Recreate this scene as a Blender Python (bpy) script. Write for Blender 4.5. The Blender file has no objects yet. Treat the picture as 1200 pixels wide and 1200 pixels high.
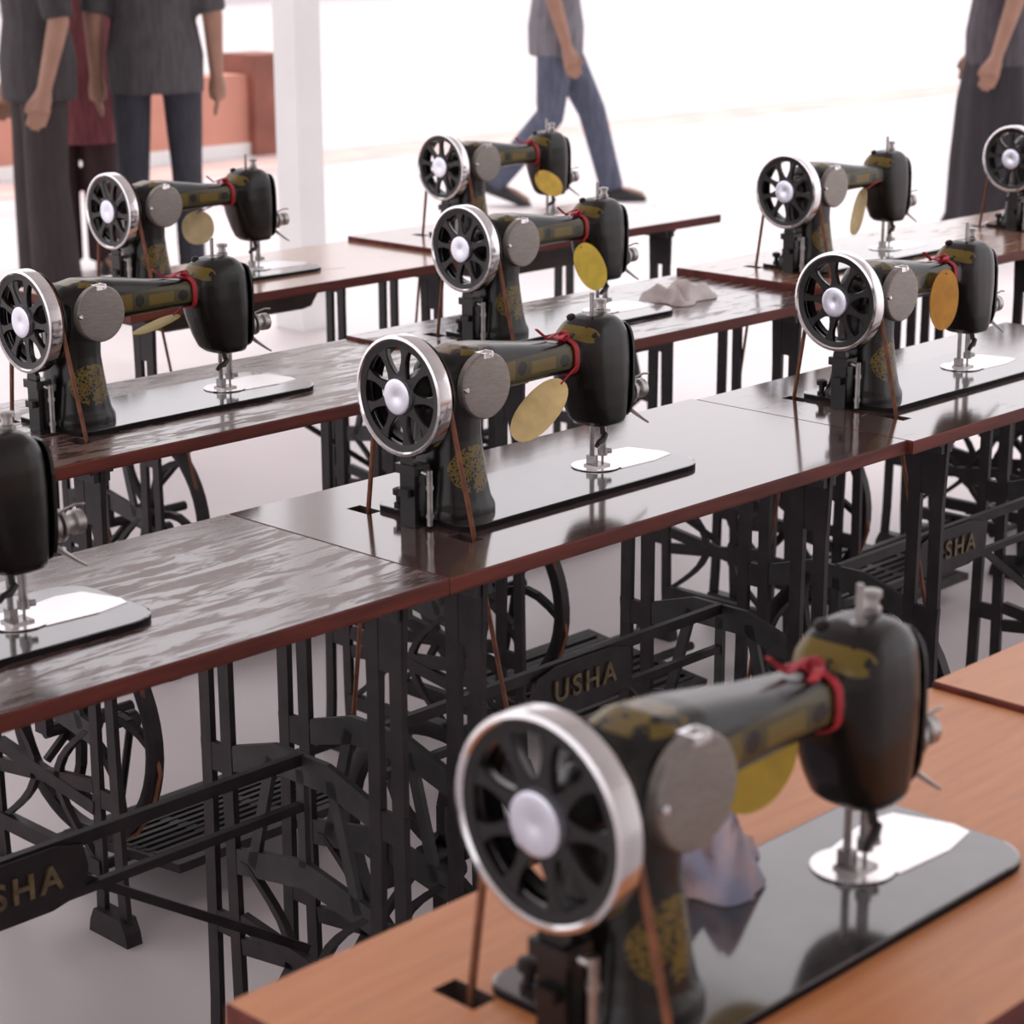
import bpy, math, random
from mathutils import Vector, Matrix, Euler
rnd = random.Random(7)
S = bpy.context.scene
COL = S.collection
PI = math.pi

# ------------------------------------------------------------------ camera
FPX, PITCH, YAW, ROLL, CAMZ = 2533.53, .2718, .7996, -.0039, 1.4848
cp, sp, cy, sy = math.cos(PITCH), math.sin(PITCH), math.cos(YAW), math.sin(YAW)
F = Vector((sy*cp, cy*cp, -sp)); R0 = Vector((cy, -sy, 0)); U0 = R0.cross(F)
cr, sr = math.cos(ROLL), math.sin(ROLL)
Rv = R0*cr + U0*sr; Uv = U0*cr - R0*sr
cam = bpy.data.cameras.new('camera'); camo = bpy.data.objects.new('camera', cam); COL.objects.link(camo)
m = Matrix((Rv, Uv, -F)).transposed().to_4x4(); m.translation = Vector((0, 0, CAMZ)); camo.matrix_world = m
cam.sensor_width = 36; cam.lens = FPX/1200*36; cam.clip_start = .05; cam.clip_end = 300
cam.dof.use_dof = True; cam.dof.focus_distance = 2.95; cam.dof.aperture_fstop = 8.0
S.camera = camo

# ------------------------------------------------------------------ light and exposure
w = bpy.data.worlds.new('world'); S.world = w; w.use_nodes = True
nt = w.node_tree; bg = nt.nodes['Background']
bg.inputs['Color'].default_value = (1.0, .952, .985, 1); bg.inputs['Strength'].default_value = 2.1
sun = bpy.data.lights.new('sun', 'SUN'); sun.energy = 3.0; sun.angle = math.radians(18); sun.color = (1, .97, .95)
suno = bpy.data.objects.new('sun', sun); COL.objects.link(suno); suno.rotation_euler = (math.radians(-14), math.radians(13), 0)
S.view_settings.view_transform = 'Standard'; S.view_settings.look = 'None'
S.view_settings.gamma = 1; S.view_settings.use_curve_mapping = False
S.view_settings.exposure = -0.50

# ------------------------------------------------------------------ materials
def mat(name, col, rough=.5, metal=0, coat=0, coat_rough=.1, var=0, scale=20, stretch=(1, 1, 1), rvar=0, bump=0, col2=None, spec=.5):
    M = bpy.data.materials.new(name); M.use_nodes = True
    N = M.node_tree.nodes; L = M.node_tree.links; P = N['Principled BSDF']
    P.inputs['Base Color'].default_value = (*col, 1); P.inputs['Roughness'].default_value = rough
    P.inputs['Metallic'].default_value = metal; P.inputs['Coat Weight'].default_value = coat
    P.inputs['Coat Roughness'].default_value = coat_rough; P.inputs['Specular IOR Level'].default_value = spec
    if var or rvar or bump or col2:
        tc = N.new('ShaderNodeTexCoord'); mp = N.new('ShaderNodeMapping'); mp.inputs['Scale'].default_value = stretch
        L.new(tc.outputs['Object'], mp.inputs[0])
        nz = N.new('ShaderNodeTexNoise'); nz.inputs['Scale'].default_value = scale; nz.inputs['Detail'].default_value = 6
        L.new(mp.outputs[0], nz.inputs[0])
        if var or col2:
            r = N.new('ShaderNodeValToRGB'); r.color_ramp.elements[0].position = .35; r.color_ramp.elements[1].position = .68
            a = tuple(max(0, c*(1-var)) for c in col); b = col2 or tuple(min(1, c*(1+var)) for c in col)
            r.color_ramp.elements[0].color = (*a, 1); r.color_ramp.elements[1].color = (*b, 1)
            L.new(nz.outputs[0], r.inputs[0]); L.new(r.outputs[0], P.inputs['Base Color'])
        if rvar:
            q = N.new('ShaderNodeMapRange'); q.inputs[1].default_value = .35; q.inputs[2].default_value = .65
            q.inputs[3].default_value = max(.02, rough-rvar); q.inputs[4].default_value = rough+rvar
            L.new(nz.outputs[0], q.inputs[0]); L.new(q.outputs[0], P.inputs['Roughness'])
        if bump:
            b_ = N.new('ShaderNodeBump'); b_.inputs['Strength'].default_value = bump; b_.inputs['Distance'].default_value = .002
            L.new(nz.outputs[0], b_.inputs['Height']); L.new(b_.outputs[0], P.inputs['Normal'])
    return M

def wood_top(name, c1, c2, worn, seed, gloss, wear_amt, coat=1.0):
    """varnished wood: grain along x, patches where the varnish has worn off (rougher, paler)"""
    M = bpy.data.materials.new(name); M.use_nodes = True
    N = M.node_tree.nodes; L = M.node_tree.links; P = N['Principled BSDF']
    tc = N.new('ShaderNodeTexCoord')
    mp = N.new('ShaderNodeMapping'); mp.inputs['Scale'].default_value = (3, 30, 8); mp.inputs['Location'].default_value = (seed, seed*1.7, 0)
    L.new(tc.outputs['Object'], mp.inputs[0])
    g = N.new('ShaderNodeTexNoise'); g.inputs['Scale'].default_value = 2.5; g.inputs['Detail'].default_value = 8; L.new(mp.outputs[0], g.inputs[0])
    r = N.new('ShaderNodeValToRGB'); r.color_ramp.elements[0].position = .3; r.color_ramp.elements[1].position = .7
    r.color_ramp.elements[0].color = (*c1, 1); r.color_ramp.elements[1].color = (*c2, 1); L.new(g.outputs[0], r.inputs[0])
    mp2 = N.new('ShaderNodeMapping'); mp2.inputs['Scale'].default_value = (2.8, 15, 3); mp2.inputs['Location'].default_value = (seed*3.1, seed, 0)
    L.new(tc.outputs['Object'], mp2.inputs[0])
    wn = N.new('ShaderNodeTexNoise'); wn.inputs['Scale'].default_value = 3.2; wn.inputs['Detail'].default_value = 9; wn.inputs['Roughness'].default_value = .72; wn.inputs['Distortion'].default_value = .5
    L.new(mp2.outputs[0], wn.inputs[0])
    mk = N.new('ShaderNodeMapRange'); mk.inputs[1].default_value = .56-wear_amt*.12; mk.inputs[2].default_value = .62-wear_amt*.1; L.new(wn.outputs[0], mk.inputs[0])
    mx = N.new('ShaderNodeMix'); mx.data_type = 'RGBA'; mx.inputs['B'].default_value = (*worn, 1)
    L.new(mk.outputs[0], mx.inputs['Factor']); L.new(r.outputs[0], mx.inputs['A']); L.new(mx.outputs['Result'], P.inputs['Base Color'])
    rr = N.new('ShaderNodeMapRange'); rr.inputs[3].default_value = gloss; rr.inputs[4].default_value = .46; L.new(mk.outputs[0], rr.inputs[0])
    L.new(rr.outputs[0], P.inputs['Roughness'])
    P.inputs['Specular IOR Level'].default_value = .7
    P.inputs['Coat Weight'].default_value = coat*.8; P.inputs['Coat IOR'].default_value = 1.6; L.new(rr.outputs[0], P.inputs['Coat Roughness'])
    b_ = N.new('ShaderNodeBump'); b_.inputs['Strength'].default_value = .12; b_.inputs['Distance'].default_value = .001
    L.new(wn.outputs[0], b_.inputs['Height']); L.new(b_.outputs[0], P.inputs['Normal'])
    return M

def enamel():
    """black japanned casting with gold transfer print on arm, head and pillar foot (object coordinates = machine coordinates)"""
    M = bpy.data.materials.new('black_enamel_gold_print'); M.use_nodes = True
    N = M.node_tree.nodes; L = M.node_tree.links; P = N['Principled BSDF']
    tc = N.new('ShaderNodeTexCoord'); sx = N.new('ShaderNodeSeparateXYZ'); L.new(tc.outputs['Object'], sx.inputs[0])
    def mth(op, a, b=None):
        n = N.new('ShaderNodeMath'); n.operation = op
        for i, q in enumerate((a, b)):
            if q is None: continue
            if isinstance(q, (int, float)): n.inputs[i].default_value = q
            else: L.new(q, n.inputs[i])
        return n.outputs[0]
    def box(u0, u1, w0, w1):
        a = mth('GREATER_THAN', sx.outputs[0], u0); b = mth('LESS_THAN', sx.outputs[0], u1)
        c = mth('GREATER_THAN', sx.outputs[2], w0); d = mth('LESS_THAN', sx.outputs[2], w1)
        return mth('MULTIPLY', mth('MULTIPLY', a, b), mth('MULTIPLY', c, d))
    def disc(u, w_, ru, rw):
        a = mth('DIVIDE', mth('SUBTRACT', sx.outputs[0], u), ru); b = mth('DIVIDE', mth('SUBTRACT', sx.outputs[2], w_), rw)
        return mth('LESS_THAN', mth('ADD', mth('MULTIPLY', a, a), mth('MULTIPLY', b, b)), 1)
    vo = N.new('ShaderNodeTexVoronoi'); vo.feature = 'DISTANCE_TO_EDGE'; vo.inputs['Scale'].default_value = 190; L.new(tc.outputs['Object'], vo.inputs[0])
    lace = mth('LESS_THAN', vo.outputs['Distance'], .16)
    nz = N.new('ShaderNodeTexNoise'); nz.inputs['Scale'].default_value = 70; nz.inputs['Detail'].default_value = 4; L.new(tc.outputs['Object'], nz.inputs[0])
    blot = mth('GREATER_THAN', nz.outputs[0], .42)
    foot = mth('MULTIPLY', mth('MULTIPLY', mth('GREATER_THAN', nz.outputs[0], .40), 1), mth('MULTIPLY', disc(-.062, .066, .036, .030), mth('MAXIMUM', lace, mth('GREATER_THAN', nz.outputs[0], .58))))
    arm = box(-.002, .140, .161, .190)
    spots = mth('MAXIMUM', disc(.038, .176, .009, .009), disc(.122, .173, .010, .008))
    bars = mth('MAXIMUM', box(.056, .104, .166, .182), mth('MULTIPLY', box(0, .024, .164, .188), blot))
    armm = mth('MULTIPLY', arm, mth('SUBTRACT', 1, spots))
    head = mth('MULTIPLY', disc(.166, .200, .014, .010), blot)
    shoulder = mth('MULTIPLY', disc(-.055, .214, .03, .007), blot)
    # colour: black -> olive ground -> bright gold
    m1 = N.new('ShaderNodeMix'); m1.data_type = 'RGBA'; m1.inputs['A'].default_value = (.0095, .0075, .0060, 1); m1.inputs['B'].default_value = (.085, .07, .018, 1)
    L.new(mth('MULTIPLY', armm, mth('ADD', mth('MULTIPLY', nz.outputs[0], .5), .55)), m1.inputs['Factor'])
    gold = mth('MAXIMUM', mth('MAXIMUM', foot, mth('MULTIPLY', bars, .95)), mth('MAXIMUM', head, shoulder))
    m2 = N.new('ShaderNodeMix'); m2.data_type = 'RGBA'; m2.inputs['B'].default_value = (.19, .13, .018, 1)
    L.new(m1.outputs['Result'], m2.inputs['A']); L.new(mth('MULTIPLY', gold, .8), m2.inputs['Factor'])
    L.new(m2.outputs['Result'], P.inputs['Base Color'])
    P.inputs['Roughness'].default_value = .24; P.inputs['Specular IOR Level'].default_value = .38
    return M

MT = dict(
    enamel=enamel(),
    black=mat('black_enamel', (.010, .008, .008), .22, spec=.4),
    bed=mat('bed_black_enamel', (.05, .045, .045), .12, spec=.7, coat=.8, coat_rough=.08, var=.4, scale=30), bedside=mat('bed_side_black', (.010, .008, .009), .6, spec=.15, var=.3, scale=20),
    chrome=mat('chrome', (.80, .79, .80), .14, 1, rvar=.06, scale=60),
    steel=mat('dull_steel', (.42, .40, .39), .38, 1, var=.25, scale=60),
    cover=mat('cover_plate_steel', (.30, .275, .25), .5, .7, var=.12, scale=90, stretch=(1, 1, 6)),
    cap=mat('polished_cap', (.78, .80, .90), .22, .85),
    plate=mat('slide_plate', (.9, .86, .86), .22, .9),
    iron=mat('cast_iron', (.016, .0105, .0115), .5, spec=.35, var=.45, scale=25, bump=.4),
    irong=mat('painted_iron', (.028, .026, .026), .5, spec=.4, var=.4, scale=18, bump=.4),
    edge=mat('edge_red_brown', (.130, .026, .017), .55, spec=.3, var=.35, scale=6, stretch=(1, 8, 8)),
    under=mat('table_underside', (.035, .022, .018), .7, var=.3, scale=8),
    letter=mat('worn_gold_letter', (.13, .09, .042), .5, var=.4, scale=60),
    belt=mat('leather_belt', (.21, .075, .035), .6, var=.3, scale=50),
    red=mat('red_ribbon', (.42, .012, .025), .6, var=.25, scale=80),
    floor=mat('stone_floor', (.60, .545, .55), .42, var=.06, scale=1.5, rvar=.08),
    grout=mat('grout', (.36, .33, .33), .8, var=.1, scale=9),
    strip=mat('terracotta_tile', (.62, .44, .40), .6, var=.15, scale=3),
    white=mat('white_paint', (.82, .81, .80), .6, var=.03, scale=3),
    ceil=mat('ceiling_paint', (.72, .71, .70), .7, var=.03, scale=2),
    salmon=mat('salmon_wall', (.58, .27, .20), .7, var=.12, scale=2),
    brown=mat('brown_pier', (.24, .085, .06), .7, var=.2, scale=4),
    skin=mat('skin', (.30, .16, .11), .55, var=.1, scale=12),
    hair=mat('hair', (.012, .010, .010), .5, var=.3, scale=60),
    shoe=mat('shoe_leather', (.02, .018, .02), .4, var=.3, scale=20),
    pan=mat('pan_dark_wood', (.05, .032, .028), .6, var=.3, scale=14),
)
TOPS = {
    'B3': wood_top('worn_top', (.055, .028, .024), (.10, .055, .045), (.15, .085, .075), 1.3, .16, .75),
    'B1': wood_top('clean_top', (.075, .045, .042), (.11, .065, .058), (.15, .10, .095), 4.1, .09, -1.0),
    'B2': wood_top('glossy_top', (.09, .055, .045), (.13, .085, .07), (.16, .11, .10), 7.7, .09, -.45),
    'C4': wood_top('very_worn_top', (.06, .030, .025), (.11, .06, .045), (.17, .095, .075), 9.2, .16, .75),
    'C5': wood_top('worn_pale_top', (.08, .045, .04), (.13, .08, .07), (.20, .14, .13), 12.4, .13, .25),
    'C6': wood_top('worn_orange_top', (.34, .15, .075), (.42, .20, .11), (.26, .16, .13), 15.5, .15, 0),
    'C7': wood_top('orange_brown_top', (.30, .13, .07), (.38, .18, .10), (.25, .15, .12), 18.8, .16, 0),
    'D8': wood_top('pale_orange_top', (.50, .27, .17), (.58, .34, .22), (.46, .27, .2), 21.3, .16, -.5),
    'D9': wood_top('faded_top', (.40, .22, .15), (.46, .28, .2), (.36, .22, .17), 24.9, .16, -.5),
    'A0': wood_top('orange_varnished_top', (.66, .235, .075), (.74, .30, .11), (.64, .25, .10), 27.7, .45, .05, .15),
    'A1': wood_top('light_orange_varnished_top', (.72, .30, .125), (.78, .34, .15), (.68, .29, .13), 31.1, .45, .05, .15),
}
def cloth(name, c, var=.25): return mat(name, c, .85, var=var, scale=14, stretch=(4, 4, .6), bump=.2)
def tagm(name, c): return mat(name, c, .6, var=.12, scale=40)

# ------------------------------------------------------------------ mesh helpers
class MB:
    def __init__(s): s.v = []; s.f = []; s.mi = []
    def add(s, vs, fs, mi=0):
        o = len(s.v); s.v += [Vector(q) for q in vs]; s.f += [tuple(i+o for i in f) for f in fs]; s.mi += [mi]*len(fs)
    def box(s, x0, x1, y0, y1, z0, z1, mi=0):
        s.add([(x0,y0,z0),(x1,y0,z0),(x1,y1,z0),(x0,y1,z0),(x0,y0,z1),(x1,y0,z1),(x1,y1,z1),(x0,y1,z1)],
              [(0,3,2,1),(4,5,6,7),(0,1,5,4),(1,2,6,5),(2,3,7,6),(3,0,4,7)], mi)
    def loft(s, rings, cap=True, mi=0, closed=False):
        n = len(rings[0]); o = len(s.v)
        for r in rings: s.v += [Vector(q) for q in r]
        k = len(rings)
        for i in range(k if closed else k-1):
            a, b = o+i*n, o+((i+1) % k)*n
            for j in range(n):
                s.f.append((a+j, a+(j+1) % n, b+(j+1) % n, b+j)); s.mi.append(mi)
        if cap and not closed:
            s.f.append(tuple(o+j for j in reversed(range(n)))); s.f.append(tuple(o+(k-1)*n+j for j in range(n))); s.mi += [mi, mi]
    def lathe(s, prof, c, axis, n=24, mi=0, cap=True, closed=False):
        """prof: list of (distance along axis, radius)"""
        ax = Vector(axis).normalized(); t = ax.orthogonal().normalized(); b = ax.cross(t); c = Vector(c)
        s.loft([[c+ax*d+(t*math.cos(2*PI*j/n)+b*math.sin(2*PI*j/n))*r for j in range(n)] for d, r in prof], cap, mi, closed)
    def tube(s, pts, r, n=8, mi=0, closed=False):
        pts = [Vector(p) for p in pts]; rs = r if isinstance(r, (list, tuple)) else [r]*len(pts); rings = []; t = None; k = len(pts)
        for i, p in enumerate(pts):
            d = (pts[(i+1) % k]-pts[i-1]) if closed else (pts[min(i+1, k-1)]-pts[max(i-1, 0)])
            d.normalize()
            t = (t-d*t.dot(d)) if t is not None else d.orthogonal()
            t.normalize(); b = d.cross(t)
            rings.append([p+(t*math.cos(2*PI*j/n)+b*math.sin(2*PI*j/n))*rs[i] for j in range(n)])
        s.loft(rings, True, mi, closed)
    def bar(s, a, b, wd, th, up=(1, 0, 0), mi=0):
        """flat bar a->b; th is measured along `up`, wd across"""
        a, b = Vector(a), Vector(b); d = (b-a).normalized(); u = Vector(up); u = (u-d*u.dot(d)).normalized(); q = d.cross(u)
        s.loft([[p+u*th/2*i+q*wd/2*j for i, j in ((-1,-1),(1,-1),(1,1),(-1,1))] for p in (a, b)], True, mi)
    def prism(s, poly, plane, t0, t1, mi=0):
        f = {'xz': lambda a, b, t: (a, t, b), 'yz': lambda a, b, t: (t, a, b), 'xy': lambda a, b, t: (a, b, t)}[plane]
        s.loft([[f(a, b, t) for a, b in poly] for t in (t0, t1)], True, mi)
    def mesh(s, name, mats, smooth=False):
        me = bpy.data.meshes.new(name); me.from_pydata([tuple(q) for q in s.v], [], s.f)
        for q in (mats if isinstance(mats, (list, tuple)) else [mats]): me.materials.append(q)
        if len(me.materials) > 1: me.polygons.foreach_set('material_index', s.mi)
        import bmesh
        bm = bmesh.new(); bm.from_mesh(me); bmesh.ops.recalc_face_normals(bm, faces=bm.faces); bm.to_mesh(me); bm.free()
        if smooth:
            me.polygons.foreach_set('use_smooth', [True]*len(me.polygons))
            try: me.set_sharp_from_angle(angle=math.radians(38))
            except Exception: pass
        return me

def sell(c, a, b, n=24, e=2.6):
    """superellipse points in local 2-D"""
    out = []
    for j in range(n):
        t = 2*PI*j/n; ct, st = math.cos(t), math.sin(t)
        out.append((c[0]+a*math.copysign(abs(ct)**(2/e), ct), c[1]+b*math.copysign(abs(st)**(2/e), st)))
    return out
def ob(name, me, parent=None, loc=(0, 0, 0), rot=None):
    o = bpy.data.objects.new(name, me); COL.objects.link(o); o.location = loc
    if rot: o.rotation_euler = rot
    if parent: o.parent = parent
    return o
def tag(o, label, cat, group=None):
    o['label'] = label; o['category'] = cat
    if group: o['group'] = group
    return o
def empty(name, loc, rz=0):
    o = bpy.data.objects.new(name, None); COL.objects.link(o); o.location = loc; o.rotation_euler = (0, 0, rz); o.empty_display_size = .05; return o
def fuse(mb, name, mats, voxel, smooth=6):
    """union overlapping shells into one continuous surface"""
    me = mb.mesh(name+'_src', mats); o = bpy.data.objects.new(name+'_src', me); COL.objects.link(o)
    r = o.modifiers.new('r', 'REMESH'); r.mode = 'VOXEL'; r.voxel_size = voxel; r.use_smooth_shade = True
    if smooth:
        s_ = o.modifiers.new('s', 'SMOOTH'); s_.iterations = smooth; s_.factor = .5
    dg = bpy.context.evaluated_depsgraph_get(); dg.update()
    out = bpy.data.meshes.new_from_object(o.evaluated_get(dg)); out.name = name
    bpy.data.objects.remove(o); bpy.data.meshes.remove(me)
    out.materials.clear()
    for q in (mats if isinstance(mats, (list, tuple)) else [mats]): out.materials.append(q)
    out.polygons.foreach_set('use_smooth', [True]*len(out.polygons))
    return out
def struct(name, me, parent=None, loc=(0, 0, 0)):
    o = ob(name, me, parent, loc); o['kind'] = 'structure'; return o

# ------------------------------------------------------------------ the setting
mb = MB(); mb.box(-14, 70, -14, 70, -.12, -.012); floor = struct('floor', mb.mesh('floor', MT['grout']))
ys = [-14, -4.5, 6.97, 7.30, 10.0, 10.6, 18, 30, 70]
for i in range(len(ys)-1):
    g = .014
    for x0, x1 in ((-14, 70),):
        mb = MB(); mb.box(x0+g, x1-g, ys[i]+g/2, ys[i+1]-g/2, -.0119, 0)
        ob('floor_slab', mb.mesh('floor_slab', MT['strip'] if i == 4 else MT['floor']), floor)
# roof of the open hall, carried by slim white columns
mb = MB(); mb.box(-4.0, 5.75, -3.5, 6.25, 3.90, 4.1)
ceiling = struct('ceiling', mb.mesh('ceiling', MT['ceil']))
for y in (-1.2, 1.8, 4.8):
    mb = MB(); mb.box(-4.0, 5.7, y-.1, y+.1, 3.72, 3.90); ob('beam', mb.mesh('beam', MT['ceil']), ceiling)
def column(x, y, lab):
    t = empty('column', (x, y, 0)); tag(t, lab, 'column', 'columns carrying the hall roof')
    mb = MB(); mb.box(-.06, .06, -.06, .06, 0.12, 3.90); ob('shaft', mb.mesh('shaft', MT['white']), t)
    mb = MB(); mb.box(-.075, .075, -.075, .075, 0, .12); ob('base_block', mb.mesh('base_block', MT['white']), t)
column(5.13, 6.05, 'slim white square column at the open edge of the hall')
# wall behind the rows, outside
mb = MB(); mb.box(3.0, 8.70, 10.75, 11.0, 0, .50); wb = struct('wall_back', mb.mesh('wall_back', MT['salmon']))
mb = MB(); mb.box(8.70, 8.98, 10.68, 11.0, 0, .62); ob('pier', mb.mesh('pier', MT['brown']), wb)
mb = MB(); mb.box(3.0, 8.70, 10.735, 10.75, 0, .08); struct('baseboard_back', mb.mesh('baseboard_back', MT['white']))
mb = MB(); mb.box(10, 34, 30, 30.3, 0, 6); struct('wall_far', mb.mesh('wall_far', MT['white']))
# unseen wall behind the photographer, added to cut fill light from that side
mb = MB(); mb.box(-4.0, 6.35, -3.6, -3.4, 0, 3.9); struct('added_wall_front', mb.mesh('added_wall_front', MT['white']))

# ------------------------------------------------------------------ sewing machine (u along arm to the needle end, v away, w up)
def machine_meshes():
    D = {}
    # bed
    mb = MB()
    def rr(u0, u1, v0, v1, r, r2, n=6):
        out = []
        for cx, cy_, a0, q in ((u1-r2, v1-r2, 0, r2), (u0+r, v1-r, PI/2, r), (u0+r, v0+r, PI, r), (u1-r2, v0+r2, 3*PI/2, r2)):
            for k in range(n+1):
                a = a0+PI/2*k/n; out.append((cx+q*math.cos(a), cy_+q*math.sin(a)))
        return out
    o = rr(-.113, .350, -.083, .088, .020, .042); i = rr(-.111, .348, -.081, .086, .019, .041)
    mb.loft([[(a, b, 0) for a, b in o], [(a, b, .0068) for a, b in o]], False, 1); mb.loft([[(a, b, .0068) for a, b in o], [(a, b, .0075) for a, b in i]], False, 0)
    mb.add([(a, b, .0075) for a, b in i], [tuple(range(len(i)))], 0); mb.add([(a, b, 0) for a, b in o], [tuple(reversed(range(len(o))))], 1)
    D['bed'] = mb.mesh('bed', [MT['bed'], MT['bedside']])
    # casting: pillar, arm, head fused
    mb = MB()
    P_ = [(.004, -.065, .053, .056), (.016, -.065, .053, .056), (.026, -.065, .048, .051), (.048, -.065, .044, .047), (.078, -.065, .040, .043),
          (.105, -.065, .037, .040), (.13, -.064, .037, .040), (.152, -.060, .042, .043), (.185, -.056, .043, .043), (.202, -.052, .036, .036), (.212, -.048, .024, .024)]
    mb.loft([[(a, b, w_) for a, b in sell((cu, 0), ha, hb, 28, 2.7)] for w_, cu, ha, hb in P_])
    A_ = [(-.106, .176, .014, .016), (-.100, .177, .023, .025), (-.083, .180, .031, .034), (-.05, .1825, .0345, .038), (-.01, .1815, .0325, .036), (.03, .179, .029, .032),
          (.08, .1755, .0245, .0285), (.13, .1730, .0215, .0265), (.17, .172, .021, .026)]
    mb.loft([[(u, a, b) for a, b in sell((0, cw), hv, hw, 24, 3.2)] for u, cw, hw, hv in A_])
    H_ = [(.070, .192, .247, .028), (.079, .180, .250, .033), (.098, .170, .252, .036), (.128, .159, .253, .039), (.157, .152, .253, .040), (.182, .151, .252, .039),
          (.198, .156, .249, .037), (.209, .166, .243, .032), (.217, .178, .233, .025), (.2205, .190, .222, .016)]
    mb.loft([[(a, b, w_) for a, b in sell(((u0+u1)/2, 0), (u1-u0)/2, hv, 28, 3.2)] for w_, u0, u1, hv in H_])
    D['arm_casting'] = fuse(mb, 'arm_casting', MT['enamel'], .0024, 7)
    mb = MB(); mb.lathe([(0, .026), (.006, .024), (.010, .018), (.016, .016)], (-.104, 0, .168), (-1, 0, 0), 20)
    D['wheel_boss'] = mb.mesh('wheel_boss', MT['black'], True)
    # handwheel
    c = tuple(WHEEL_C); R = .0755; n = 48
    mb = MB()   # chrome rim band
    mb.lathe([(-.001, R-.0065), (-.003, R-.0045), (-.002, R-.001), (.001, R), (.0165, R), (.018, R-.0015), (.018, R-.0065)], c, (1, 0, 0), n, 0, True, True)
    D['rim'] = mb.mesh('rim', MT['chrome'], True)
    mb = MB()   # black inner ring
    mb.lathe([(-.0005, R-.0063), (.0005, R-.0150), (.005, R-.0160), (.010, R-.0140), (.018, R-.0063)], c, (1, 0, 0), n, 0, True, True)
    D['inner_ring'] = mb.mesh('inner_ring', MT['black'], True)
    mb = MB()
    mb.lathe([(.0165, .0610), (.0185, .0700), (.0205, .0700), (.0230, .0635), (.0255, .0700), (.0275, .0700), (.0285, .0610)], c, (1, 0, 0), n, 0, True, True)
    D['belt_pulley'] = mb.mesh('belt_pulley', MT['black'], True)
    mb = MB()
    mb.lathe([(.000, .012), (.001, .0265), (.006, .0280), (.012, .022), (.034, .019)], c, (1, 0, 0), 32)
    D['wheel_hub'] = mb.mesh('wheel_hub', MT['black'], True)
    mb = MB(); mb.lathe([(-.0030, .0025), (-.0036, .005), (-.0052, .0190), (-.0042, .0222), (.0005, .0232), (.002, .0230)], c, (1, 0, 0), 32)
    D['hub_cap'] = mb.mesh('hub_cap', MT['cap'], True)
    mb = MB()   # one spoke, pointing +w from the hub centre, waisted
    rows = []
    for r_, hw in ((.024, .0080), (.032, .0052), (.043, .0036), (.052, .0045), (.0615, .0085)):
        x0, x1 = .001, .010
        rows.append([(x0, -hw, r_), (x0, hw, r_), (x0+.002, hw+.001, r_), (x1, hw*.8, r_), (x1, -hw*.8, r_), (x0+.002, -hw-.001, r_)])
    mb.loft(rows); D['spoke'] = mb.mesh('spoke', MT['black'], True)
    # round inspection cover at the back of the pillar
    mb = MB(); mb.lathe([(0, .0418), (.009, .0418), (.0112, .040), (.0118, .034), (.0114, .002)], (-.045, -.040, .1695), (0, -1, 0), 36)
    D['cover_disc'] = mb.mesh('cover_disc', MT['cover'], True)
    mb = MB(); mb.lathe([(0, .0045), (.011, .0045), (.0130, .003)], (-.038, -.040, .2085), (0, -1, 0), 14); mb.box(-.052, -.036, -.052, -.036, .2045, .2110)
    D['cover_hinge'] = mb.mesh('cover_hinge', MT['chrome'], True)
    mb = MB(); mb.lathe([(0, .0035), (.004, .0035), (.0055, .002)], (-.083, -.0505, .1695), (0, -1, 0), 12)
    D['cover_screw'] = mb.mesh('cover_screw', MT['chrome'], True)
    # head end
    mb = MB(); mb.prism([(a, b) for a, b in sell((0, .140), .032, .066, 24, 3.5)], 'yz', .2505, .2545)
    D['face_plate'] = mb.mesh('face_plate', MT['black'])
    mb = MB()
    mb.lathe([(0, .011), (.006, .011), (.007, .018), (.012, .018), (.013, .013), (.016, .013), (.017, .018), (.021, .018), (.023, .011), (.034, .010), (.036, .0135), (.046, .0135), (.048, .010)], (.254, -.004, .106), (1, 0, 0), 20)
    D['tension_dial'] = mb.mesh('tension_dial', MT['steel'], True)
    mb = MB(); mb.tube([(.254, -.012, .116), (.269, -.018, .126), (.285, -.020, .130), (.297, -.018, .128)], .0016, 6)
    mb.tube([(.254, -.010, .094), (.266, -.016, .082), (.283, -.022, .068), (.292, -.024, .062)], [.004, .0032, .002, .0016], 6)
    D['thread_guide'] = mb.mesh('thread_guide', MT['steel'], True)
    mb = MB(); mb.tube([(.226, 0, .074), (.226, 0, .030)], .0050, 10); mb.tube([(.226, 0, .032), (.226, 0, .010)], .0018, 8)
    mb.lathe([(0, .0068), (.010, .0068)], (.226, 0, .024), (0, 0, 1), 10); mb.tube([(.226, 0, .0285), (.238, -.004, .0285)], .0038, 8)
    D['needle_bar'] = mb.mesh('needle_bar', MT['steel'], True)
    mb = MB(); mb.tube([(.216, .010, .074), (.216, .010, .018)], .0034, 8); mb.box(.206, .233, -.008, .016, .0090, .0120); mb.box(.211, .221, .004, .016, .0120, .024)
    D['presser_foot'] = mb.mesh('presser_foot', MT['steel'], True)
    mb = MB(); mb.tube([(.198, -.022, .078), (.198, -.026, .062)], .0038, 8); mb.tube([(.200, -.028, .062), (.190, -.032, .056), (.180, -.034, .055), (.175, -.034, .050)], [.0042, .0045, .0035, .003], 8)
    D['presser_lifter'] = mb.mesh('presser_lifter', MT['iron'], True)
    mb = MB(); mb.tube([(.196, -.006, .214), (.196, -.006, .250)], .0030, 8); mb.lathe([(0, .008), (.003, .008), (.004, .004)], (.196, -.006, .217), (0, 0, 1), 12)
    D['spool_pin'] = mb.mesh('spool_pin', MT['steel'], True)
    mb = MB(); mb.lathe([(0, .0085), (.010, .0085), (.011, .0065), (.018, .006), (.0185, .0085), (.023, .0085), (.024, .005)], (.222, .002, .214), (0, 0, 1), 16)
    D['pressure_screw'] = mb.mesh('pressure_screw', MT['steel'], True)
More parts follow.
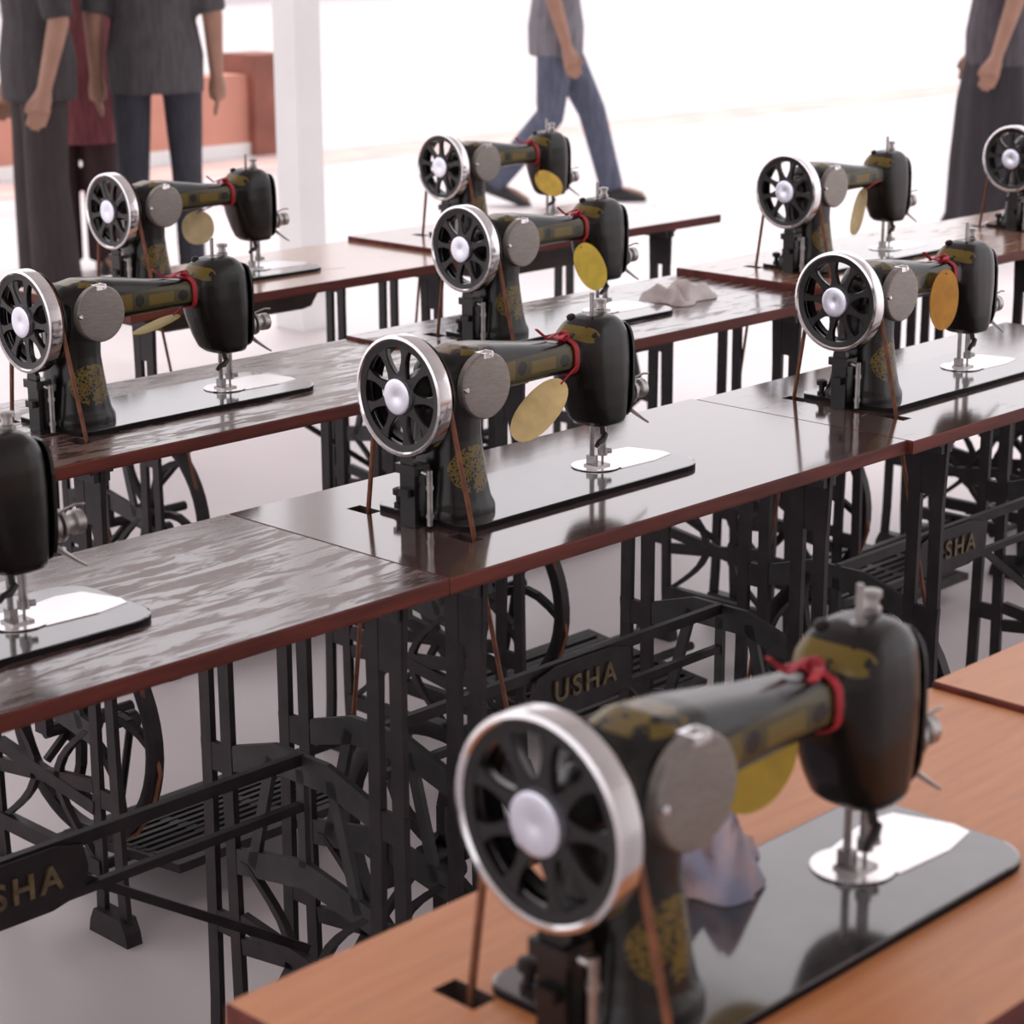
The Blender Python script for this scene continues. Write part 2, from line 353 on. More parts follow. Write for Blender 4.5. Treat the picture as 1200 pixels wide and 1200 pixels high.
    mb = MB(); mb.lathe([(0, .006), (.009, .006), (.011, .0035)], (.182, .016, .210), (-.2, .2, 1), 14)
    D['oil_cap'] = mb.mesh('oil_cap', MT['iron'], True)
    mb = MB(); mb.bar((.238, .036, .155), (.243, .048, .182), .006, .003); mb.bar((.243, .048, .182), (.246, .044, .196), .006, .003)
    D['take_up_lever'] = mb.mesh('take_up_lever', MT['chrome'])
    # plates on the bed
    mb = MB(); mb.prism([(.236, -.026), (.300, -.030), (.342, -.022), (.346, -.004), (.330, .045), (.300, .052), (.236, .040)], 'xy', .0073, .0087)
    D['slide_plate'] = mb.mesh('slide_plate', MT['plate'])
    mb = MB(); mb.lathe([(0, .034), (.0010, .034)], (.222, .008, .0085), (0, 0, 1), 28); mb.box(.218, .230, -.0015, .0015, .0092, .0100)
    D['needle_plate'] = mb.mesh('needle_plate', MT['plate'])
    # bobbin winder and bracket left of the pillar
    mb = MB(); mb.box(-.142, -.124, -.020, .006, .0005, .074); mb.box(-.146, -.120, -.024, .010, .068, .080); mb.box(-.150, -.120, -.016, .002, .040, .050); mb.box(-.126, -.105, -.014, .002, .012, .058)
    mb.lathe([(0, .012), (.007, .012)], (-.143, -.008, .083), (1, 0, 0), 18)
    D['bobbin_winder'] = mb.mesh('bobbin_winder', MT['black'], True)
    mb = MB(); mb.tube([(-.128, -.032, .004), (-.128, -.032, .074)], .0042, 10)
    for k in (0, 3): mb.lathe([(0, .0056), (.005, .0056)], (-.128, -.032, .014+k*.012), (0, 0, 1), 10)
    mb.tube([(-.128, -.032, .068), (-.134, -.018, .072)], .003, 8)
    D['winder_spindle'] = mb.mesh('winder_spindle', MT['steel'], True)
    mb = MB(); mb.lathe([(0, .007), (.004, .007), (.005, .0045), (.014, .0045), (.015, .0085), (.022, .0085), (.024, .004)], (-.098, .055, .0075), (0, 0, 1), 12)
    mb.tube([(-.098, .055, .018), (-.080, .048, .022)], .0015, 6)
    D['thread_stud'] = mb.mesh('thread_stud', MT['iron'], True)
    return D
WHEEL_C = Vector((-.1466, 0, .1650))
MD = machine_meshes()
def sewing_machine(x, y, z, label, rot=0.0, lever=0):
    t = empty('sewing_machine', (x, y, z)); tag(t, label, 'sewing machine', 'treadle sewing machine heads in rows')
    for k in ('bed', 'arm_casting', 'wheel_boss', 'face_plate', 'tension_dial', 'thread_guide', 'needle_bar', 'presser_foot', 'presser_lifter',
              'spool_pin', 'pressure_screw', 'oil_cap', 'take_up_lever', 'slide_plate', 'needle_plate', 'bobbin_winder', 'winder_spindle', 'thread_stud'):
        ob(k, MD[k], t)
    cv = ob('cover_disc', MD['cover_disc'], t)
    ob('cover_hinge', MD['cover_hinge'], cv); ob('cover_screw', MD['cover_screw'], cv)
    hw = ob('handwheel', MD['inner_ring'], t)
    for k in ('rim', 'belt_pulley', 'wheel_hub', 'hub_cap'): ob(k, MD[k], hw)
    for k in range(9):
        ob('spoke', MD['spoke'], hw, WHEEL_C, (rot+k*2*PI/9, 0, 0))
    return t

# ------------------------------------------------------------------ treadle table
TZ = .75
def table_meshes():
    D = {}
    # slotted cast leg (in y-z), shared: foot at z=0, v centred on 0
    mb = MB()
    def leg(mb):
        for s_ in (-1, 1):
            mb.loft([[(dx, s_*c0+dy, z) for dx, dy in ((-.0045, -hw), (.0045, -hw), (.0045, hw), (-.0045, hw))] for z, c0, hw in
                     ((.03, .029, .010), (.10, .025, .010), (.40, .0205, .0100), (.62, .0195, .0105), (.725, .0205, .0115))])
        mb.prism([(-.031, .645), (.031, .645), (.034, .73), (-.034, .73)], 'yz', -.004, .004)
        mb.prism([(-.03, .432), (.03, .432), (.032, .47), (-.032, .47)], 'yz', -.004, .004)
        mb.prism([(-.032, .205), (.032, .205), (.032, .235), (-.032, .235)], 'yz', -.004, .004)
        mb.prism([(-.048, 0), (.048, 0), (.044, .02), (.034, .04), (-.034, .04), (-.044, .02)], 'yz', -.014, .014)
    leg(mb); D['leg'] = mb.mesh('leg', MT['iron'])
    mb = MB(); mb.box(-.014, .014, -.187, .187, .712, .73); mb.box(-.02, .02, -.187, -.10, .724, .73); mb.box(-.02, .02, .10, .187, .724, .73)
    D['top_rail'] = mb.mesh('top_rail', MT['irong'])
    # centre casting between the legs: apron with openings, flaring to a shelf
    mb = MB(); T = .004
    mb.prism([(-.13, .44), (-.13, .475), (-.05, .50), (.05, .50), (.13, .475), (.13, .44), (.05, .462), (-.05, .462)], 'yz', -T, T)
    mb.prism([(-.13, .30), (-.13, .335), (0, .36), (.13, .335), (.13, .30), (0, .322)], 'yz', -T, T)
    mb.bar((0, -.055, .48), (0, -.10, .32), .016, 2*T); mb.bar((0, .055, .48), (0, .10, .32), .016, 2*T); mb.bar((0, 0, .48), (0, 0, .35), .014, 2*T)
    D['apron'] = mb.mesh('apron', MT['irong'])
    mb = MB()
    mb.bar((0, -.125, .20), (0, .125, .235), .022, .012); mb.bar((0, -.125, .235), (0, .125, .20), .022, .010)
    mb.bar((0, -.135, .105), (0, .135, .105), .026, .016)
    D['lower_tie'] = mb.mesh('lower_tie', MT['iron'])
    # scroll arcs
    for nm, z0, dz_, amp in (('lower_scroll', .32, .20, .085), ('upper_scroll', .645, .16, .07)):
        mb = MB(); pts = [(.115-amp*math.sin(PI*k/10), z0-dz_*k/10) for k in range(11)]
        mb.loft([[(-.005, y-.007, z), (.005, y-.007, z), (.005, y+.007, z), (-.005, y+.007, z)] for y, z in pts])
        D[nm] = mb.mesh('scroll', MT['iron'])
    # flywheel, axle along x, centred at origin
    mb = MB(); mb.lathe([(-.009, .192), (.009, .192), (.012, .185), (.009, .170), (-.009, .170), (-.012, .185)], (0, 0, 0), (1, 0, 0), 44, 0, True, True)
    D['flywheel_rim'] = mb.mesh('flywheel_rim', MT['iron'], True)
    mb = MB(); mb.lathe([(-.03, .012), (-.028, .026), (.018, .026), (.03, .014)], (0, 0, 0), (1, 0, 0), 18)
    D['flywheel_hub'] = mb.mesh('flywheel_hub', MT['iron'], True)
    mb = MB(); pts = [(0, .030*math.sin(PI*k/6), .02+.154*k/6) for k in range(7)]
    for k in range(6): mb.bar(pts[k], pts[k+1], .016-.001*k, .012)
    D['flywheel_spoke'] = mb.mesh('flywheel_spoke', MT['iron'])
    # treadle
    mb = MB(); a0, a1, b0, b1 = -.18, .18, -.145, .145
    for x in (a0, -.065, .065, a1): mb.box(x-.010, x+.010, b0, b1, -.007, .007)
    for y in (b0, b1): mb.box(a0-.010, a1+.010, y-.010, y+.010, -.0072, .0072)
    mb.tube([(a0-.14, 0, -.012), (a1+.15, 0, -.012)], .009, 10)
    D['treadle'] = mb.mesh('treadle', MT['iron'])
    mb = MB(); mb.box(a0, a1, -.0055, .0055, -.006, .0085); D['slat'] = mb.mesh('slat', MT['iron'])
    # brace plate
    mb = MB(); mb.prism([(-.100, .0), (-.094, .028), (-.06, .036), (.06, .036), (.094, .028), (.100, 0), (.094, -.028), (.05, -.038), (-.05, -.038), (-.094, -.028)], 'xz', -.004, .004)
    D['nameplate'] = mb.mesh('nameplate', MT['iron'])
    cu = bpy.data.curves.new('lettering', 'FONT'); cu.body = 'USHA'; cu.size = .042; cu.extrude = .002; cu.align_x = 'CENTER'; cu.align_y = 'CENTER'; cu.space_character = 1.3; cu.offset = .0008
    to = bpy.data.objects.new('lettering_src', cu); COL.objects.link(to)
    dg = bpy.context.evaluated_depsgraph_get(); dg.update()
    me = bpy.data.meshes.new_from_object(to.evaluated_get(dg)); me.name = 'lettering'; bpy.data.objects.remove(to)
    me.materials.clear(); me.materials.append(MT['letter']); D['lettering'] = me
    # belly pan below the bed
    mb = MB()
    mb.loft([[(u, v, z) for u, v in ((u0, -b), (u1, -b), (u1, b), (u0, b))] for z, u0, u1, b in ((-.072, -.075, .285, .070), (-.064, -.088, .30, .080), (0, -.108, .325, .092))])
    D['dust_pan'] = mb.mesh('dust_pan', MT['pan'])
    return D
TD = table_meshes()
def sewing_table(x, y, uL, uR, label, key, dz=0.0, u0=-.25, u1=.655, pedal=0.0, crank=.7, full=False, pan=.45):
    """x,y: machine origin; u0..u1 table ends; uL,uR: side frames"""
    t = empty('sewing_table', (x, y, 0)); tag(t, label, 'table', 'treadle sewing tables in rows')
    z1 = TZ+dz; mb = MB(); b = .004; y0, y1 = -.196, .203
    e0, e1 = u0+.0016, u1-.0016
    xs = [e0, -.137, -.1135, e1]; yc = [y0, -.113, -.071, .071, .113, y1]; hole = {(1, 1), (1, 3)} if key != 'A1' else set(); zt, zb = z1, z1-.020
    for i in range(3):
        for j in range(5):
            xa, xb, ya, yb = xs[i], xs[i+1], yc[j], yc[j+1]
            if (i, j) in hole:
                c4 = [(xa, ya), (xb, ya), (xb, yb), (xa, yb)]
                for q in range(4):
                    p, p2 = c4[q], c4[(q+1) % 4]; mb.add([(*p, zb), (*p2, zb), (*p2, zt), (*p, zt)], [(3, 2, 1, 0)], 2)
                continue
            mb.add([(xa, ya, zt), (xb, ya, zt), (xb, yb, zt), (xa, yb, zt)], [(0, 1, 2, 3)], 0)
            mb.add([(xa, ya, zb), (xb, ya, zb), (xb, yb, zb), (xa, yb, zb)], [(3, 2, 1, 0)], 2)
    c4 = [(e0, y0), (e1, y0), (e1, y1), (e0, y1)]; md = (zt+zb)/2; ou = [(e0-.0012, y0-.0012), (e1+.0012, y0-.0012), (e1+.0012, y1+.0012), (e0-.0012, y1+.0012)]
    mb.loft([[(*p, zb) for p in c4], [(*p, zb+.003) for p in ou], [(*p, zt-.0025) for p in ou], [(*p, zt) for p in c4]], False, 1)
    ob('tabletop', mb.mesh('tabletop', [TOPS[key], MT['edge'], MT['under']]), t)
    ob('dust_pan', TD['dust_pan'], t, (0, 0, .73+dz)).scale = (1, 1, pan)
    k = (.73+dz)/.73
    for u in (uL, uR):
        f = ob('side_frame', TD['apron'], t, (u, 0, 0)); f.scale = (1, 1, k)
        ob('leg', TD['leg'], f, (0, -.156, 0)); ob('leg', TD['leg'], f, (0, .162, 0))
        ob('top_rail', TD['top_rail'], f); ob('lower_tie', TD['lower_tie'], f)
        for nm in ('lower_scroll', 'upper_scroll'):
            if nm == 'upper_scroll' and not full: continue
            ob('scroll', TD[nm], f); ob('scroll', TD[nm], f, (0, 0, 0), (0, 0, PI))
    # brace with nameplate
    uc = .18; mb = MB()
    mb.bar((uL, 0, .494), (uR, 0, .494), .015, .010, (0, 1, 0)); mb.bar((uL, 0, .432), (uR, 0, .432), .011, .010, (0, 1, 0))
    mb.bar((uL, .0, .24), (uc-.09, .004, .45), .011, .009, (0, 1, 0)); mb.bar((uR, .0, .24), (uc+.09, .004, .45), .011, .009, (0, 1, 0))
    mb.bar((uL, 0, .105), (uR, 0, .105), .016, .014, (0, 1, 0))
    br = ob('cross_brace', mb.mesh('cross_brace', MT['iron']), t)
    ob('nameplate', TD['nameplate'], br, (uc, -.007, .463))
    l = ob('lettering', TD['lettering'], br, (uc, -.0125, .463), (PI/2, 0, 0)); l['label'] = 'worn gold raised letters USHA'
    # flywheel with crank and pitman rod
    fx, fz, fr = -.085, .285, crank
    fw = ob('flywheel', TD['flywheel_hub'], t, (fx, 0, fz))
    ob('flywheel_rim', TD['flywheel_rim'], fw)
    for i in range(6): ob('flywheel_spoke', TD['flywheel_spoke'], fw, (0, 0, 0), (fr+i*PI/3, 0, 0))
    mb = MB(); mb.tube([(uL, 0, fz), (fx+.09, 0, fz)], .010, 10); mb.bar((uL, 0, fz), (uL, 0, .35), .03, .014); ob('axle', mb.mesh('axle', MT['iron'], True), t)
    cx, cyy, cz = fx+.045, .05*math.sin(fr), fz+.05*math.cos(fr)
    mb = MB(); mb.tube([(fx+.02, cyy, cz), (cx+.02, cyy, cz)], .007, 8); mb.tube([(cx+.008, cyy, cz), (.03, .08, .085)], .0065, 8)
    mb.lathe([(-.008, .016), (.008, .016)], (cx+.008, cyy, cz), (1, 0, 0), 14)
    ob('pitman_rod', mb.mesh('pitman_rod', MT['iron'], True), t)
    tr = ob('treadle', TD['treadle'], t, (.145, -.02, .060), (pedal, 0, 0))
    for i in range(12): ob('slat', TD['slat'], tr, (0, -.1265+i*.023, 0))
    return t

def drive_belt(x, y, z, label, col='belt'):
    """leather cord round the handwheel pulley, through the table, round the flywheel"""
    u = -.1236; mb = MB()
    cw, rw = z+.1650, .0665; cf, rf = .285, .1955
    pts = []
    for a in range(-10, 191, 20):
        A = a*PI/180; pts.append((u, -rw*math.cos(A), cw+rw*math.sin(A)))
    for a in range(190, 351, 20):
        A = a*PI/180; pts.append((-.085, -rf*math.cos(A), cf+rf*math.sin(A)))
    mb.tube(pts, .0032, 8, 0, True)
    o = ob('drive_belt', mb.mesh('drive_belt', MT[col], True), None, (x, y, 0)); tag(o, label, 'belt', 'leather drive belts')
    return o

# ------------------------------------------------------------------ hang tags with red ribbon
def ring_rect(mb, u0, u1, hv, cw, hw, th):
    out = [[(u, a, b) for a, b in sell((0, cw), hv+q, hw+q, 20, 3.2)] for u, q in ((u0, .0006), (u0, th), (u1, th), (u1, .0006))]
    mb.loft(out, False, 0, True)
def hang_tag(x, y, z, label, colour, c, axis, normal, L_=.084, W_=.062, ribbon=True, bow=1.0, ub=.144):
    t = empty('hang_tag', (x, y, z)); tag(t, label, 'tag', 'oval paper tags on red ribbons')
    c = Vector(c); ax = Vector(axis).normalized(); n = Vector(normal); n = (n-ax*n.dot(ax)).normalized(); s_ = ax.cross(n)
    mb = MB(); rings = []
    for d in (-.0006, .0006):
        rings.append([c+n*(d+.004*math.sin(3*b_/W_))+ax*a_+s_*b_ for a_, b_ in sell((0, 0), L_/2, W_/2, 28, 2.15)])
    mb.loft(rings); ob('card', mb.mesh('card', colour), t)
    mb = MB(); top = c-ax*L_*.44
    mb.tube([top+n*.001, (top+Vector((ub, -.029, .172)))/2+Vector((0, -.003, 0)), (ub, -.0295, .165)], .0012, 6)
    ob('string', mb.mesh('string', MT['red']), t)
    if ribbon:
        mb = MB(); ring_rect(mb, ub-.005, ub+.003, .0275, .1725, .0222, .0022)
        rb = ob('ribbon', mb.mesh('ribbon', MT['red'], True), t)
        mb = MB(); r_ = random.Random(int(x*1000))
        for s1 in (-1, 1):
            pts = [Vector((ub, -.006, .198)), Vector((ub-.012-.006*s1*bow, -.012-.01*s1, .205)), Vector((ub-.028*bow, -.014-.014*s1, .203+.004*s1)), Vector((ub-.040*bow, -.012-.02*s1, .208-.004*s1))]
            for i in range(3): mb.bar(pts[i], pts[i+1], .008, .0016, (0, 0.2, 1))
        mb.lathe([(-.006, .004), (-.003, .008), (.003, .008), (.006, .004)], (ub-.002, -.006, .199), (1, 0, 0), 10)
        ob('bow', mb.mesh('bow', MT['red'], True), rb)
    return t

# ------------------------------------------------------------------ the rows
RA, RB, RC, RD = .8906, 1.8893, 2.6477, 3.5362
ROWS = [
 ('A0', 1.0861, RA, .000, dict(u0=-.25, u1=.628, uL=-.19, uR=.56), 'orange varnished sewing table under the machine with the crumpled cloth scrap',
  'black and gold sewing machine with broad chrome handwheel standing on the orange varnished table'),
 ('B3', 0.9756, RB, .000, dict(u0=-.25, u1=.663, uL=-.19, uR=.60), 'dark table with streaky worn varnish, joined at its right end to the shiny violet-grey table',
  'black sewing machine on streaky worn table, only its needle end and bright slide plate showing'),
 ('B1', 1.8938, RB, .000, dict(u0=-.255, u1=.661, uL=-.19, uR=.49), 'smooth shiny dark table mirroring the black machine with the tilted cream tag',
  'black sewing machine with chrome handwheel and tilted cream tag, standing on the smooth shiny table'),
 ('B2', 2.7897, RB, .000, dict(u0=-.235, u1=.66, uL=-.13, uR=.58), 'shiny dark table under the machine with the broad mustard tag',
  'black sewing machine with spoked handwheel and broad mustard tag hanging before its head'),
 ('C4', 1.8608, RC, .000, dict(u0=-.277, u1=.651, uL=-.155, uR=.58), 'heavily scratched red-brown table under the machine whose olive-yellow tag lies flat',
  'black sewing machine with bright red bow on the heavily scratched red-brown table'),
 ('C5', 2.7487, RC, .006, dict(u0=-.237, u1=.676, uL=-.19, uR=.58), 'pale worn sewing table carrying the bundle of white cloth',
  'black sewing machine with lemon yellow tag, on the table carrying the cloth bundle'),
 ('C6', 3.6649, RC, .020, dict(u0=-.24, u1=.598, uL=-.11, uR=.54), 'orange-brown worn table raised a little above the pale table joined to it',
  'black sewing machine with thin edge-on cream tag on the orange-brown raised table'),
 ('C7', 4.5133, RC, .016, dict(u0=-.25, u1=.65, uL=-.19, uR=.58), 'orange-brown table in front of the person in the long dark skirt',
  'black sewing machine in front of the long dark skirt, handwheel with white cap'),
 ('D8', 2.6492, RD, .000, dict(u0=-.25, u1=.658, uL=-.19, uR=.58), 'light orange-brown table under the machine with the round cream tag',
  'black sewing machine with round cream tag hanging below its arm'),
 ('D9', 3.5577, RD, .010, dict(u0=-.25, u1=.62, uL=-.165, uR=.44), 'faded table ending its row, with a free end and red edge',
  'black sewing machine with golden yellow tag pressed against its head, on the faded end table'),
]
POS = {}
for i, (k, x, y, dz, kw, lt, lm) in enumerate(ROWS):
    sewing_table(x, y-(.010 if k == 'B2' else 0), label=lt, key=k, dz=dz, pan={'D8': .8, 'D9': 1.0, 'C6': 1.0, 'C5': .6}.get(k, .4), pedal=(-.12, .1, .05, -.08)[i % 4], crank=.3+i*1.1, **kw)
    sewing_machine(x, y, TZ+dz, lm, rot=.12+i*.37)
    POS[k] = (x, y, TZ+dz)
sewing_table(1.968, RA, -.19, .56, 'light orange bare sewing table joined to the orange varnished table', 'A1', dz=.006, u0=-.253, u1=.64, crank=1.0)
BL = {'A0': 'leather belt on the machine with the broad chrome handwheel, orange table', 'B3': 'leather belt on the machine of the streaky worn table',
      'B1': 'orange-brown leather belt falling from the handwheel beside the tilted cream tag machine', 'B2': 'orange-brown leather belt on the machine with the broad mustard tag',
      'C4': 'leather belt on the machine of the heavily scratched red-brown table', 'C5': 'brown leather belt on the machine with the lemon yellow tag',
      'C6': 'thin belt on the machine with the edge-on cream tag', 'C7': 'belt on the machine before the long dark skirt', 'D8': 'belt on the machine with the round cream tag',
      'D9': 'thin belt on the machine of the faded end table'}
for k in BL: drive_belt(*POS[k], BL[k])
def tg(k, *a, **kw): hang_tag(*POS[k], *a, **kw)
tg('A0', 'yellow tag half hidden behind the arm of the machine on the orange table', tagm('tag_yellow', (.62, .42, .05)), (.118, .030, .122), (-.6, .1, -.7), (-.35, -.6, .5))
tg('B1', 'tilted cream oval tag on a red ribbon, over the smooth shiny table', tagm('tag_cream', (.86, .66, .30)), (.066, -.034, .118), (-.80, .02, -.56), (-.25, -.55, .80), L_=.108, W_=.047)
tg('B2', 'broad mustard oval tag hanging upright on a red ribbon', tagm('tag_mustard', (.62, .28, .02)), (.086, -.040, .143), (.02, 0, -1), (-.2, -.95, .05), L_=.096, W_=.070, ub=.135)
tg('C4', 'olive-yellow tag lying flat under the machine arm with the bright red bow', tagm('tag_olive', (.42, .30, .03)), (.098, .012, .126), (-.93, -.1, -.22), (-.15, .30, .93), bow=1.3)
tg('C5', 'lemon yellow oval tag hanging from the machine beside the cloth bundle', tagm('tag_lemon', (.93, .68, .09)), (.137, -.043, .106), (.50, -.1, -.83), (-.5, -.8, .05), L_=.098, W_=.056)
tg('C6', 'thin cream tag seen edge-on under the arm of the machine on the raised orange-brown table', tagm('tag_pale', (.80, .60, .28)), (.066, -.030, .106), (-.30, .0, -.95), (.74, -.56, .1), L_=.098, ribbon=False)
tg('D8', 'round cream tag below the arm of the machine on the light orange-brown table', tagm('tag_round_cream', (.90, .74, .42)), (.098, .035, .104), (.05, 0, -1), (-.62, -.78, 0), L_=.070, W_=.066)
tg('D9', 'golden yellow tag pressed against the head of the machine on the faded end table', tagm('tag_gold', (.75, .50, .06)), (.166, -.042, .104), (.8, -.1, -.40), (-.4, -.88, .1), L_=.092, W_=.052)

# ------------------------------------------------------------------ small things lying on the tables
def crumple(name, a, b, h, seed, mats, n=16):
    r_ = random.Random(seed); mb = MB(); vs = []
    ph = [(r_.uniform(-9, 9), r_.uniform(-9, 9), r_.uniform(0, 6)) for _ in range(7)]
    for j in range(n+1):
        for i in range(n+1):
            x = 2*i/n-1; y = 2*j/n-1; e = max(0, 1-max(abs(x), abs(y))**3)
            q = sum(math.sin(p*x+s_*y+t) for p, s_, t in ph)/7
            vs.append((a*x*(1+.15*math.sin(4*y+seed)), b*y*(1+.15*math.sin(5*x+seed)), .003+h*e*(.55+.75*q)*(1 if e > .02 else 0)))
    vs = [(x, y, max(.003, z)) for x, y, z in vs]; m_ = len(vs); fs = []
    k = n+1; vs2 = vs+[(x, y, .0006) for x, y, z in vs]
    for j in range(n):
        for i in range(n):
            p = j*k+i; fs.append((p, p+1, p+k+1, p+k)); fs.append((m_+p, m_+p+k, m_+p+k+1, m_+p+1))
    rim = [i for i in range(k)]+[j*k+n for j in range(1, k)]+[n*k+i for i in range(n-1, -1, -1)]+[j*k for j in range(n-1, 0, -1)]
    for i in range(len(rim)):
        p, q = rim[i], rim[(i+1) % len(rim)]; fs.append((p, m_+p, m_+q, q))
    mb.add(vs2, fs); return mb.mesh(name, mats, True)
scrap = mat('printed_cloth', (.34, .36, .50), .8, scale=26, col2=(.72, .52, .50))
tag(ob('cloth_scrap', crumple('cloth_scrap', .048, .040, .075, 3, scrap), None, (1.215, .972, TZ+.0076), (0, 0, .75)), 'crumpled pale blue and pink cloth scrap behind the pillar of the orange table machine', 'cloth')
bundle = mat('white_bundle_cloth', (.70, .60, .55), .8, scale=9, col2=(.85, .8, .8), var=.3)
tag(ob('cloth_bundle', crumple('cloth_bundle', .065, .05, .05, 11, bundle), None, (3.195, 2.655, TZ+.0062), (0, 0, .2)), 'white and tan cloth bundle lying on the pale worn table', 'cloth')

# ------------------------------------------------------------------ people
def ring(c, rx, ry, n=16, d=Vector((0, 0, 1)), side=None):
    d = d.normalized(); t = Vector(side) if side else Vector((1, 0, 0)); t = (t-d*t.dot(d)).normalized(); b = d.cross(t)
    return [Vector(c)+t*math.cos(2*PI*j/n)*rx+b*math.sin(2*PI*j/n)*ry for j in range(n)]
def limb(mb, pts, rs, n=14):
    pts = [Vector(p) for p in pts]; P2, R2 = [], []
    for i in range(len(pts)-1):
        for k in range(4):
            P2.append(pts[i].lerp(pts[i+1], k/4)); R2.append(rs[i]+(rs[i+1]-rs[i])*k/4)
    P2.append(pts[-1]); R2.append(rs[-1]); mb.tube(P2, R2, n)
def person(loc, rz, label, legs, trous, shirt, skirt=None, tunic=None, arms=None, flare=.0, slim=1.0):
    """local frame: facing +y, right hand +x. legs: [(hip,knee,ankle,toe_dir)]"""
    t = empty('person', loc, rz); tag(t, label, 'person')
    hz = max(l[0][2] for l in legs); sh = hz+.52; top = hz+.86
    arms = arms or [((s_*.19, 0, sh-.04), (s_*.235, -.02, sh-.32), (s_*.24, .05, sh-.56)) for s_ in (-1, 1)]
    mb = MB()
    # body: torso, neck, head, limbs
    mb.loft([ring((0, 0, z), a, b) for z, a, b in ((hz-.08, .15, .10), (hz+.05, .165, .11), (hz+.2, .145, .10), (hz+.36, .17, .11), (hz+.47, .17, .10), (sh, .10, .07), (sh+.04, .055, .055), (sh+.10, .052, .055))])
    mb.loft([ring((0, .012, z), a, b) for z, a, b in ((sh+.09, .04, .045), (sh+.12, .062, .078), (sh+.18, .074, .095), (sh+.25, .076, .098), (sh+.30, .062, .08), (top-.525+.52, .03, .04))])
    mb.lathe([(0, .012), (.02, .017), (.03, .006)], (0, .095, sh+.165), (0, 1, .25), 8)                        # nose
    mb.lathe([(-.004, .02), (.004, .02)], (0, .088, sh+.128), (0, 1, 0), 10)                                   # mouth
    for s_ in (-1, 1):
        mb.lathe([(-.012, .022), (.006, .028), (.012, .020)], (s_*.078, .0, sh+.185), (s_, -.3, 0), 10)         # ear
        mb.lathe([(0, .012), (.008, .008)], (s_*.032, .088, sh+.195), (0, 1, 0), 8)                            # eye
    for a in arms:
        limb(mb, a, (.052, .042, .028))
        h0 = Vector(a[2]); d = (h0-Vector(a[1])).normalized(); sd = 1 if h0.x > 0 else -1
        limb(mb, (h0-d*.01, h0+d*.05, h0+d*.095), (.026, .038, .036), 10)
        for f_, (off, ln) in enumerate(((-.032, .072), (-.011, .085), (.011, .08), (.031, .062))):
            b0 = h0+d*.085+Vector((0, off, 0)); limb(mb, (b0, b0+d*ln*.5+Vector((-sd*.004, 0, 0)), b0+d*ln+Vector((-sd*.016, 0, 0))), (.0118, .0108, .0088), 7)
        b0 = h0+d*.03+Vector((0, .028, 0)); limb(mb, (b0, b0+d*.035+Vector((0, .022, 0)), b0+d*.065+Vector((0, .026, 0))), (.012, .010, .008), 7)
    for hip, knee, ank, toe in legs:
        limb(mb, (hip, knee, ank), (.082, .054, .038))
        limb(mb, (Vector(ank)+Vector((0, -.03, -.035)), Vector(ank)+Vector(toe)*.10+Vector((0, 0, -.05)), Vector(ank)+Vector(toe)*.18+Vector((0, 0, -.058))), (.034, .036, .024), 10)
    ob('body', fuse(mb, 'body', MT['skin'], .006, 2), t)
    mb = MB(); mb.loft([ring((0, -.008, z), a, b) for z, a, b in ((sh+.13, .066, .06), (sh+.19, .083, .09), (sh+.26, .085, .104), (sh+.315, .07, .085), (sh+.345, .03, .04))])
    ob('hair', mb.mesh('hair', MT['hair'], True), t)
    for hip, knee, ank, toe in legs:
        A = Vector(ank); T_ = Vector(toe); mb = MB()
        sd = T_.cross(Vector((0, 0, 1))).normalized()
        mb.loft([[A+T_*d+sd*q*w_+Vector((0, 0, z)) for q, z in ((-1, -.085), (1, -.085), (1.05, -.06), (.7, h_), (-.7, h_), (-1.05, -.06))] for d, w_, h_ in ((-.075, .030, -.01), (-.03, .038, .01), (.06, .042, -.02), (.14, .046, -.04), (.195, .03, -.055))])
        ob('shoe', mb.mesh('shoe', MT['shoe'], True), t)
    if not skirt:
        mb = MB(); mb.loft([ring((0, 0, z), a, b) for z, a, b in ((hz-.10, .10, .09), (hz-.03, .165, .115), (hz+.06, .178, .125), (hz+.10, .172, .12))])
        for hip, knee, ank, toe in legs:
            hip, knee, ank = Vector(hip), Vector(knee), Vector(ank)
            lo = ank+(ank-knee).normalized()*.035
            limb(mb, (hip, hip.lerp(knee, .5), knee, knee.lerp(lo, .5), lo), (.100*slim, .088*slim, .074*slim+flare*.3, .068*slim+flare*.7, .064*slim+flare), 18)
        ob('trousers', fuse(mb, 'trousers', trous, .011, 4), t)
    else:
        mb = MB(); n = 40; rings = []
        for z, a, b, fd in skirt:
            rings.append([(a*(1+fd*math.sin(9*q)+.5*fd*math.sin(5*q+1))*math.cos(q), b*(1+fd*math.sin(9*q)+.5*fd*math.sin(5*q+1))*math.sin(q), z) for q in [2*PI*j/n for j in range(n)]])
        mb.loft(rings); ob('skirt', mb.mesh('skirt', trous, True), t)
    mb = MB(); h0 = tunic if tunic else hz-.10
    mb.loft([ring((0, 0, z), a, b) for z, a, b in ((h0, .20 if tunic else .19, .15 if tunic else .142), (hz+.05, .196, .146), (hz+.2, .168, .122), (hz+.36, .19, .13), (hz+.47, .185, .118), (sh+.005, .11, .085), (sh+.03, .07, .068))])
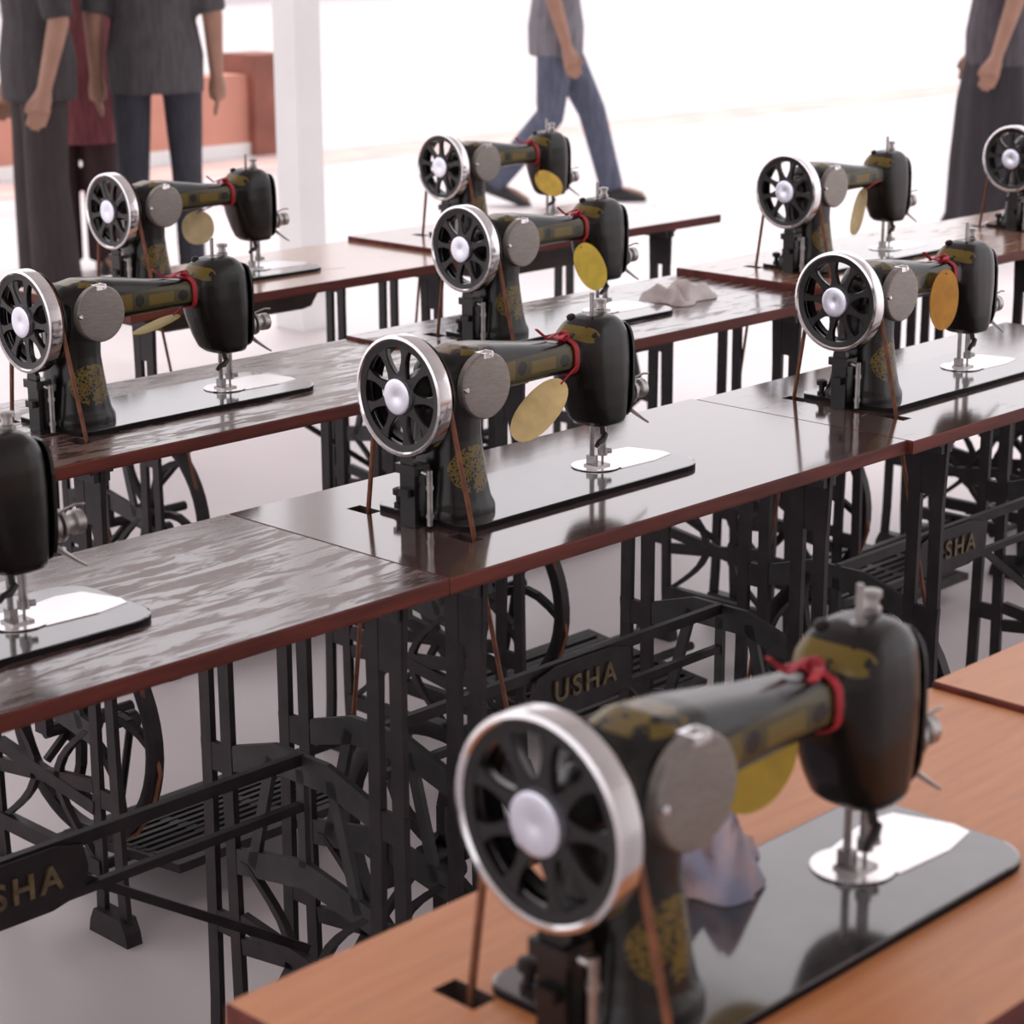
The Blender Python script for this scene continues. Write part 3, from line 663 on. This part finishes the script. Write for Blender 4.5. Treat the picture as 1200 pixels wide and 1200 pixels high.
    for a in arms: limb(mb, (a[0], Vector(a[0]).lerp(Vector(a[1]), .6), Vector(a[0]).lerp(Vector(a[1]), .95)), (.068, .064, .060))
    ob('shirt', fuse(mb, 'shirt', shirt, .011, 3), t)
    return t
def stand(dx=.09, h=.88, splay=0.0, dy=0.0):
    return [((s_*dx, 0, h), (s_*(dx+splay*.5), .015+s_*dy*.5, h*.53), (s_*(dx+splay), s_*dy, .085), (s_*.25, .97, 0)) for s_ in (-1, 1)]
FACE = math.atan2(-sy, cy)          # heading of the picture plane's horizontal
person((4.87, 7.30, 0), FACE+PI*.66, 'person in loose dark brown trousers standing beyond the tables', stand(.070, .88, .022), cloth('dark_brown_cloth', (.030, .020, .020)), cloth('dark_shirt', (.035, .03, .032)), flare=.035)
person((5.32, 7.70, 0), FACE+PI*1.05, 'person in maroon tunic and dark trousers, partly hidden by loose brown trousers', stand(.085, .88, .0), cloth('dark_maroon_cloth', (.050, .022, .024)), cloth('maroon_tunic', (.22, .06, .07)), tunic=.55, flare=.012)
person((5.36, 7.20, 0), FACE+.1, 'person in slate grey trousers standing legs apart behind the round tag machine', stand(.10, .88, .012, .02), cloth('slate_cloth', (.030, .030, .042)), cloth('dark_grey_shirt', (.06, .055, .06)), flare=.0, slim=.86)
person((8.92, 5.52, 0), FACE+PI/2, 'person in a long dark charcoal skirt beyond the tables', stand(.08, .88),
       cloth('charcoal_cloth', (.022, .018, .022)), cloth('dark_blouse', (.06, .05, .06)),
       skirt=((.012, .265, .22, .07), (.10, .225, .19, .06), (.35, .215, .185, .05), (.62, .205, .17, .03), (.86, .17, .13, .01), (.96, .15, .115, 0)))
person((8.305, 7.745, 0), FACE-PI/2, 'person walking past in blue-grey trousers', [((-.085, 0, .86), (-.085, .19, .47), (-.085, .29, .095), (0, .97, -.08)), ((.085, 0, .86), (.085, -.03, .46), (.085, -.31, .135), (0, .93, -.35))],
       cloth('blue_grey_cloth', (.085, .095, .14)), cloth('grey_shirt', (.16, .15, .17)))
